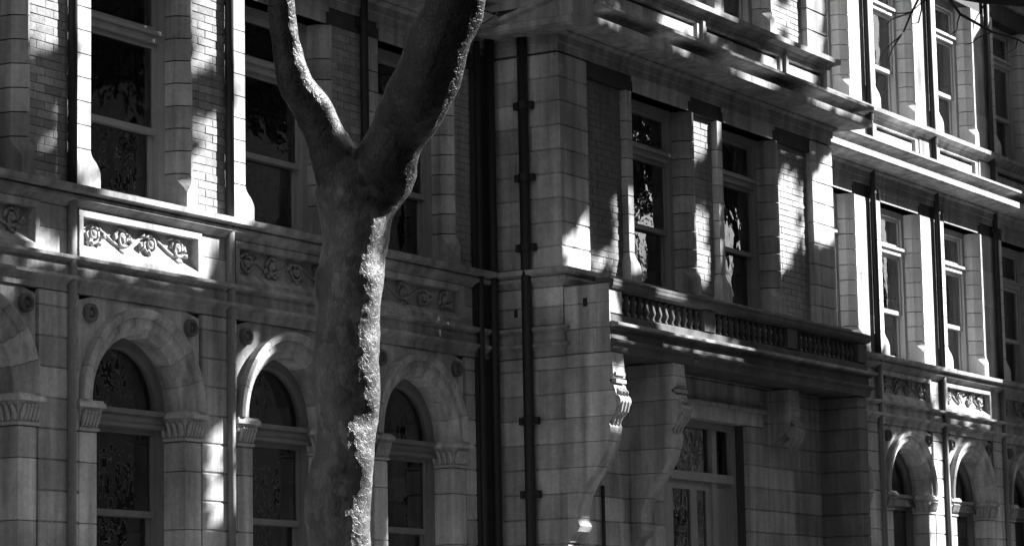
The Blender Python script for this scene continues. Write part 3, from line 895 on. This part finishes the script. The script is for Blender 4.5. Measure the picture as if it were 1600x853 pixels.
# ------------------------------------------------------------------ trees further up the pavement, crowns shaped for the light
LIT = {
'pierA_top': [(18.72, 7.63), (19.34, 7.75), (19.34, 7.35), (18.73, 7.06)],
'jambA': [(19.34, 7.9), (19.64, 8.0), (19.65, 5.84), (19.35, 5.86)],
'brickA_low': [(18.9, 6.42), (19.28, 6.39), (19.28, 5.91), (18.82, 5.93)],
'brickB_top': [(21.09, 8.1), (21.61, 8.2), (21.6, 7.58), (21.08, 7.24)],
'brickB_mid': [(21.11, 6.7), (21.6, 6.84), (21.59, 5.89), (20.93, 5.87), (20.88, 6.13), (21.1, 6.1)],
'jambB': [(21.71, 8.23), (21.98, 8.28), (21.95, 5.84), (21.69, 5.84)],
'sill': [(19.42, 5.93), (21.92, 5.90), (21.92, 5.79), (19.42, 5.8)],
'frieze': [(19.42, 5.7), (19.68, 5.62), (20.5, 5.59), (21.29, 5.55), (21.27, 5.4), (20.88, 5.24), (19.42, 5.24)],
'friezeR': [(21.11, 5.8), (21.29, 5.79), (21.29, 5.37), (21.11, 5.38)],
'left0': [(18.37, 5.46), (18.92, 5.42), (18.92, 5.27), (19.12, 5.24), (18.37, 5.17)],
'left1': [(18.33, 4.93), (18.58, 4.91), (18.91, 4.69), (18.93, 4.58), (18.79, 4.63)],
'ring2': [(21.66, 4.0), (21.68, 4.35), (21.83, 4.64), (22.05, 4.78), (22.13, 4.64), (21.95, 4.40), (21.88, 4.0)],
'gpier': [(21.24, 3.79), (21.45, 3.8), (21.47, 2.99), (21.23, 2.98)],
'gpier2': [(18.92, 3.19), (19.14, 3.2), (19.14, 2.68), (18.72, 2.67), (18.72, 2.97)],
'quoin1': [(26.54, 6.2), (27.07, 6.57), (27.06, 6.18), (27.6, 6.21), (27.02, 5.97), (26.43, 5.84), (26.4, 6.07)],
'p1': [(29.59, 8.0), (30.14, 8.08), (30.13, 7.81), (29.6, 7.62)],
'p2': [(29.56, 6.81), (30.08, 7.07), (30.06, 6.23), (29.6, 6.1)],
'p3a': [(31.88, 7.47), (32.53, 7.76), (32.5, 7.31), (31.88, 6.89)],
'p3b': [(31.83, 6.7), (32.48, 7.14), (32.47, 6.91), (31.88, 6.43)],
'q3': [(32.82, 7.6), (33.18, 8.02), (33.67, 8.09), (33.62, 7.45), (32.83, 7.23)],
'q3b': [(32.78, 7.1), (33.61, 7.33), (33.6, 7.2), (32.81, 6.94)],
'corn': [(26.46, 8.615), (27.0, 8.615), (27.0, 8.555), (26.46, 8.555)],
'corn2': [(27.9, 8.615), (28.6, 8.615), (28.6, 8.555), (27.9, 8.555)],
'corn3': [(29.6, 8.615), (31.0, 8.615), (31.0, 8.555), (29.6, 8.555)],
'corn4': [(31.7, 8.615), (33.4, 8.615), (33.4, 8.555), (31.7, 8.555)],
'balL': [(26.27, 5.80), (27.9, 5.80), (28.08, 5.6), (28.07, 5.43), (29.5, 5.31), (29.5, 5.16), (26.31, 5.12)],
'cons': [(26.22, 4.70), (26.67, 4.70), (26.65, 4.37), (26.83, 4.20), (26.2, 4.2)],
'wwin1': [(27.85, 6.86), (28.11, 6.89), (28.07, 6.05), (27.82, 6.02)],
'gp3': [(26.66, 3.22), (27.1, 3.23), (27.09, 2.80), (26.64, 2.80)],
'right': [(33.4, 14.0), (41.13, 14.0), (41.17, 9.21), (41.53, 8.86), (40.81, 5.85), (38.84, 5.66), (38.86, 5.84), (38.23, 5.86), (36.57, 5.92), (35.83, 6.32), (33.4, 6.44)],
'friezR': [(38.92, 5.73), (40.78, 5.71), (40.72, 5.2), (39.06, 5.23)],
'ledR': [(38.21, 5.72), (38.58, 5.71), (38.69, 5.3), (38.52, 5.28)],
'ringR1': [(36.81, 3.97), (36.92, 4.51), (37.21, 4.75), (37.43, 4.71), (37.09, 4.47), (37.05, 3.98)],
'stripR': [(38.26, 4.81), (38.63, 4.74), (38.86, 4.01), (38.66, 3.18), (38.19, 3.17), (38.27, 3.99)],
'ringR2': [(39.07, 4.86), (39.55, 4.79), (39.27, 4.4), (39.47, 4.04), (39.38, 3.2), (39.0, 3.19)],
}
r9 = random.Random(5)
for k in range(56):                    # scattered flecks of sun on the bay above its cornice
    x, z, q = r9.uniform(26.6, 33.2), r9.uniform(8.82, 10.4), r9.uniform(.04, .2)
    LIT['fleck%d' % k] = [(x - q, z - q * .7), (x + q * .4, z - q), (x + q, z + q * .5), (x, z + q)]
BAYKEYS = {'quoin1': YB, 'p1': YB, 'p2': YB, 'p3a': YB, 'p3b': YB, 'q3': YB, 'q3b': YB, 'corn': YB - .33, 'corn2': YB - .33, 'corn3': YB - .33, 'corn4': YB - .33, **{'fleck%d' % k: YB for k in range(56)}, 'balL': YC, 'cons': YC, 'wwin1': YB, 'gp3': YB}
BB = {k: (min(p[0] for p in v), max(p[0] for p in v), min(p[1] for p in v), max(p[1] for p in v)) for k, v in LIT.items()}
def inside(poly, x, z):
    c = False; n = len(poly); j = n - 1
    for i in range(n):
        xi, zi = poly[i]; xj, zj = poly[j]
        if (zi > z) != (zj > z) and x < (xj - xi) * (z - zi) / (zj - zi) + xi: c = not c
        j = i
    return c
def near(poly, x, z, r):
    if inside(poly, x, z): return True
    n = len(poly)
    for i in range(n):
        x0, z0 = poly[i]; x1, z1 = poly[(i + 1) % n]
        dx, dz = x1 - x0, z1 - z0
        t = max(0, min(1, ((x - x0) * dx + (z - z0) * dz) / (dx * dx + dz * dz)))
        if (x - x0 - t * dx) ** 2 + (z - z0 - t * dz) ** 2 < r * r: return True
    return False
SOFT = {'gpier2': .16, 'left0': .08, 'left1': .08, 'brickA_low': .14}
def lets_sun(p, r):
    """would a leaf of radius r here shade one of the sunny patches?"""
    for k, poly in LIT.items():
        Y = BAYKEYS.get(k, D)
        t = (Y - p.y) / -SUN.y
        x, z = p.x - SUN.x * t, p.z - SUN.z * t
        b = BB[k]
        if b[0] - r < x < b[1] + r and b[2] - r < z < b[3] + r and near(poly, x, z, r):
            if k in SOFT and rnd.random() < SOFT[k]: continue
            return True
    # keep the sunny side of the forked tree clear
    for q, rr in (((16.55, 11.25, 3.3), 1.1), ((16.0, 11.2, 5.8), .7)):
        d = p - Vector(q); al = d.dot(SUN)
        if al > 0 and (d - SUN * al).length < rr: return True
    return False
def in_frame(p, mg=1.06):
    d = p - CP; k = d.dot(CV)
    if k <= 0: return False
    f = 4500.4
    return abs(f * d.dot(CR) / k) < 800 * mg and abs(f * d.dot(CU) / k) < 426.5 * mg

TREES = [27.6 + 5.2, 41.5, 50.5]
crowns = [MB() for t in TREES]
def leaf_quad(mb, p, s):
    n = Vector((rnd.gauss(0, 1), rnd.gauss(0, 1), rnd.gauss(0, .8))).normalized() * .5 + SUN * .6 * rnd.choice((-1, 1))
    n.normalize()
    a = n.cross(Vector((rnd.random() - .5, rnd.random() - .5, rnd.random() - .5))).normalized(); b = n.cross(a)
    a *= s * rnd.uniform(.7, 1.1); b *= s * rnd.uniform(.5, .9)
    mb.add([p - a, p + b * .8 - a * .2, p + a, p - b * .8 + a * .1], [(0, 1, 2, 3)])
NL = 0
for it in range(64000):  # unseen leaves, placed to shade everything outside the sunny patches
    big = it % 4 != 0
    s = rnd.uniform(.20, .32) if big else rnd.uniform(.07, .12)
    tx = rnd.uniform(13.5, 41.2); tz = rnd.uniform(2.35, 9.6) if it % 5 else rnd.uniform(-7, 1.2)
    if tz > 8.9 and rnd.random() < .4: continue
    if tz < 2 and (tx > 33.5 or tx < 25): continue
    ty = YB if XB0 < tx < XB1 else D
    for tries in range(6):
        d = rnd.uniform(6.2, 9.6) + tries * .5
        p = Vector((tx, ty, tz)) + SUN * (d / -SUN.y)
        if not in_frame(p): break
    else: continue
    if lets_sun(p, s * .8 if big else .09): continue
    k = min(range(len(TREES)), key=lambda i: abs(TREES[i] - p.x))
    leaf_quad(crowns[k], p, s); NL += 1
for it in range(330):                         # leaves added between sun and right limb to shade it
    u_ = rnd.random()
    q = Vector((16.42 - .10 * u_, 10.95 - 1.1 * u_, 5.0 + 1.75 * u_)) + Vector((rnd.gauss(0, .13), rnd.gauss(0, .13), rnd.gauss(0, .1)))
    p = q + SUN * (rnd.uniform(3.0, 5.0) / -SUN.y)
    s = rnd.uniform(.06, .13)
    if in_frame(p): continue
    k = min(range(len(TREES)), key=lambda i: abs(TREES[i] - p.x))
    leaf_quad(crowns[k], p, s)
for it in range(120):                         # more leaves added to shade the fork
    q = Vector((16.45, 11.03, rnd.uniform(4.42, 5.1))) + Vector((rnd.gauss(0, .1), rnd.gauss(0, .1), 0))
    p = q + SUN * (rnd.uniform(3.0, 5.0) / -SUN.y)
    if in_frame(p): continue
    leaf_quad(crowns[0], p, rnd.uniform(.05, .10))
# more foliage above and behind, so that the crowns round off
for k, tx in enumerate(TREES):
    for it in range(1500):
        a = rnd.uniform(0, 2 * PI); r = 3.6 * math.sqrt(rnd.random()); h = rnd.random()
        p = Vector((tx + r * math.cos(a), 8.6 + .75 * r * math.sin(a), 16.5 + 4 * h * (1 - (r / 3.8) ** 2)))
        if in_frame(p) or lets_sun(p, .25): continue
        leaf_quad(crowns[k], p, rnd.uniform(.2, .32))
LAB = ['leafy street tree whose bare low branch reaches into the top right corner', 'second leafy street tree beyond the right edge of the view', 'farthest leafy street tree of the row along the kerb']
for k, tx in enumerate(TREES):
    t = thing('street_tree', LAB[k], 'tree', (tx, 11.0, 0), 'leafy trees along the kerb')
    def loc(P): return [(x - tx, y - 11.0, z) for x, y, z in P]
    wood([(loc([(tx, 11, -.1), (tx + .05, 11, 2), (tx, 10.9, 5), (tx + .1, 10.6, 8), (tx, 10.0, 11), (tx + .2, 9.3, 14), (tx + .1, 8.8, 18)]), [.42, .3, .27, .25, .2, .15, .04], 16)], 'trunk', t, 0)
    lb = MB()
    for j in range(9):
        a = rnd.uniform(0, 2 * PI); z0 = rnd.uniform(7.5, 14); x0 = tx; y0 = 11 - .25 * max(0, z0 - 6)
        L = rnd.uniform(2, 4)
        e = Vector((x0 + L * math.cos(a), y0 + .6 * L * math.sin(a) - .8, z0 + rnd.uniform(1.5, 3)))
        q0 = Vector((x0, y0, z0))
        if in_frame(e) or in_frame((e + q0) / 2): continue
        if any(lets_sun(q0.lerp(e, i / 8), .16) for i in range(9)): continue
        P = loc([(x0, y0, z0), tuple((Vector((x0, y0, z0)) * .5 + e * .5) + Vector((0, 0, .3))), tuple(e)])
        lb.tube(catmull(P, 5), lerp_list([.11, .07, .02], 5), 8)
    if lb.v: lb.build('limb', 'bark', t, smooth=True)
    me = crowns[k].mesh('crown', 'leaf'); o = link('crown', me, t); o.location = (-tx, -11.0, 0)
    if k == 0:
        b = MB()
        b.tube(loc([(tx, 10.8, 6.6), (30.6, 10.2, 7.6), (28.9, 9.9, 8.35), (28.22, 9.94, 8.50), (27.95, 10.4, 8.44), (27.74, 10.74, 8.47), (27.53, 11.08, 8.54), (27.35, 11.3, 8.72)]), [.11, .09, .06, .05, .042, .036, .028, .012], 8)
        b.tube(loc([(27.53, 11.08, 8.54), (27.62, 10.98, 8.34), (27.81, 10.71, 8.15), (27.96, 10.49, 8.07), (28.08, 10.33, 7.95)]), [.02, .016, .014, .010, .004], 6)
        b.tube(loc([(27.40, 11.25, 8.66), (27.36, 11.41, 8.37), (27.34, 11.5, 8.17), (27.3, 11.61, 8.01), (27.28, 11.68, 7.84)]), [.014, .011, .010, .007, .003], 6)
        b.tube(loc([(27.35, 11.3, 8.7), (27.41, 11.32, 8.4), (27.41, 11.36, 8.26), (27.37, 11.42, 8.25)]), [.012, .010, .008, .003], 6)
        b.tube(loc([(27.36, 11.41, 8.37), (27.27, 11.6, 8.30), (27.22, 11.7, 8.20)]), [.009, .006, .003], 6)
        r3 = random.Random(8)
        for (px, py, pz) in ((27.81, 10.71, 8.15), (27.62, 10.98, 8.34), (27.36, 11.41, 8.37), (27.34, 11.5, 8.17), (27.74, 10.74, 8.47), (27.96, 10.49, 8.07), (27.45, 11.2, 8.55)):
            q = Vector((px, py, pz)); d = Vector((r3.gauss(-.3, .5), r3.gauss(.3, .5), -.7)).normalized(); P = [q]
            for i in range(4):
                d = (d + Vector((r3.gauss(0, .3), r3.gauss(0, .3), r3.gauss(0, .25)))).normalized(); P.append(P[-1] + d * .09)
            b.tube(loc([tuple(x) for x in P]), [.009, .008, .006, .005, .002], 5)
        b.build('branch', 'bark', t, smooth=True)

# ------------------------------------------------------------------ bare trees on the far pavement, mirrored in the panes
material('pale_bark', 0.36, stain=0.3, rand=0.1, bump=0.004)
def bare_tree(x, y, h, seed, label):
    r2 = random.Random(seed)
    t = thing('bare_tree', label, 'tree', (x, y, 0), 'bare trees on the far pavement')
    tk = MB(); tk.tube([(0, 0, -.1), (.05, 0, h * .2), (0, .05, h * .42), (.06, 0, h * .55)], [.3, .22, .18, .13], 12, wob=.15, seed=seed)
    tk.build('trunk', 'pale_bark', t, smooth=True)
    br = MB()
    def grow(p, d, L, r, lv):
        P = [p]; q = p.copy(); dd = d.copy(); n = 4
        for i in range(n):
            dd = (dd + Vector((r2.gauss(0, .16), r2.gauss(0, .16), r2.gauss(.03, .12)))).normalized()
            q = q + dd * L / n; P.append(q.copy())
        br.tube(P, [r * (1 - .16 * i) for i in range(n + 1)], 6 if lv < 2 else 4)
        if lv >= 4: return
        for k in range(3 if lv < 2 else 4):
            b = P[r2.randrange(1, n + 1)]
            nd = (dd + Vector((r2.gauss(0, .6), r2.gauss(0, .6), r2.gauss(.1, .45)))).normalized()
            grow(b, nd, L * r2.uniform(.5, .8), r * .55, lv + 1)
    for k in range(6):
        a = k * 2 * PI / 6 + r2.uniform(-.3, .3)
        grow(Vector((0, 0, h * r2.uniform(.34, .55))), Vector((math.cos(a), math.sin(a), r2.uniform(.5, 1.2))).normalized(), h * .28, .08, 1)
    br.build('branches', 'pale_bark', t, fix=False)
for k, x in enumerate((41, 48, 55, 63)):
    bare_tree(x, 1.6, 13.5 + (k % 2), 40 + k, '%s bare pale branched tree of the row on the far pavement' % ('nearest', 'second', 'third', 'farthest')[k])

# ------------------------------------------------------------------ houses opposite, mirrored in the panes
HL = ['%s plain brick house of the row across the road' % q for q in ('nearest', 'second', 'third', 'fourth', 'fifth', 'sixth', 'seventh', 'eighth', 'ninth', 'tenth', 'farthest')]
for k in range(11):
    x0 = -34 + k * 13.0; h = (14.0 if k < 7 else 9.0) + (k % 3) * .8
    hs = thing('brick_house', HL[k], 'house', (x0, -4, 0), 'brick houses across the road')
    MB().box(0, 12.9, -8, 0, 0, h).build('wall', 'far_brick', hs)
    MB().loft([[(-.1, -8.3, h + .003), (-.1, .3, h + .003), (-.1, -4, h + 2.6)], [(13, -8.3, h + .003), (13, .3, h + .003), (13, -4, h + 2.6)]]).build('roof', 'slate', hs)
    for fl in range(4 if h > 12 else 3):
        for j in range(4):
            wx = 1.3 + j * 2.9; wz = 1.2 + fl * 3.1
            fr = MB(); fr.box(wx, wx + 1.3, .003, .06, wz, wz + .08); fr.box(wx, wx + 1.3, .003, .06, wz + 1.72, wz + 1.8); fr.box(wx, wx + .08, .003, .06, wz + .081, wz + 1.719); fr.box(wx + 1.22, wx + 1.3, .003, .06, wz + .081, wz + 1.719)
            wdw = fr.build('window', 'curtain', hs)
            MB().box(wx + .08, wx + 1.22, .002, .02, wz + .08, wz + 1.72).build('pane', 'iron', wdw)
print('leaves', NL, 'bricks', BRICKS[0])
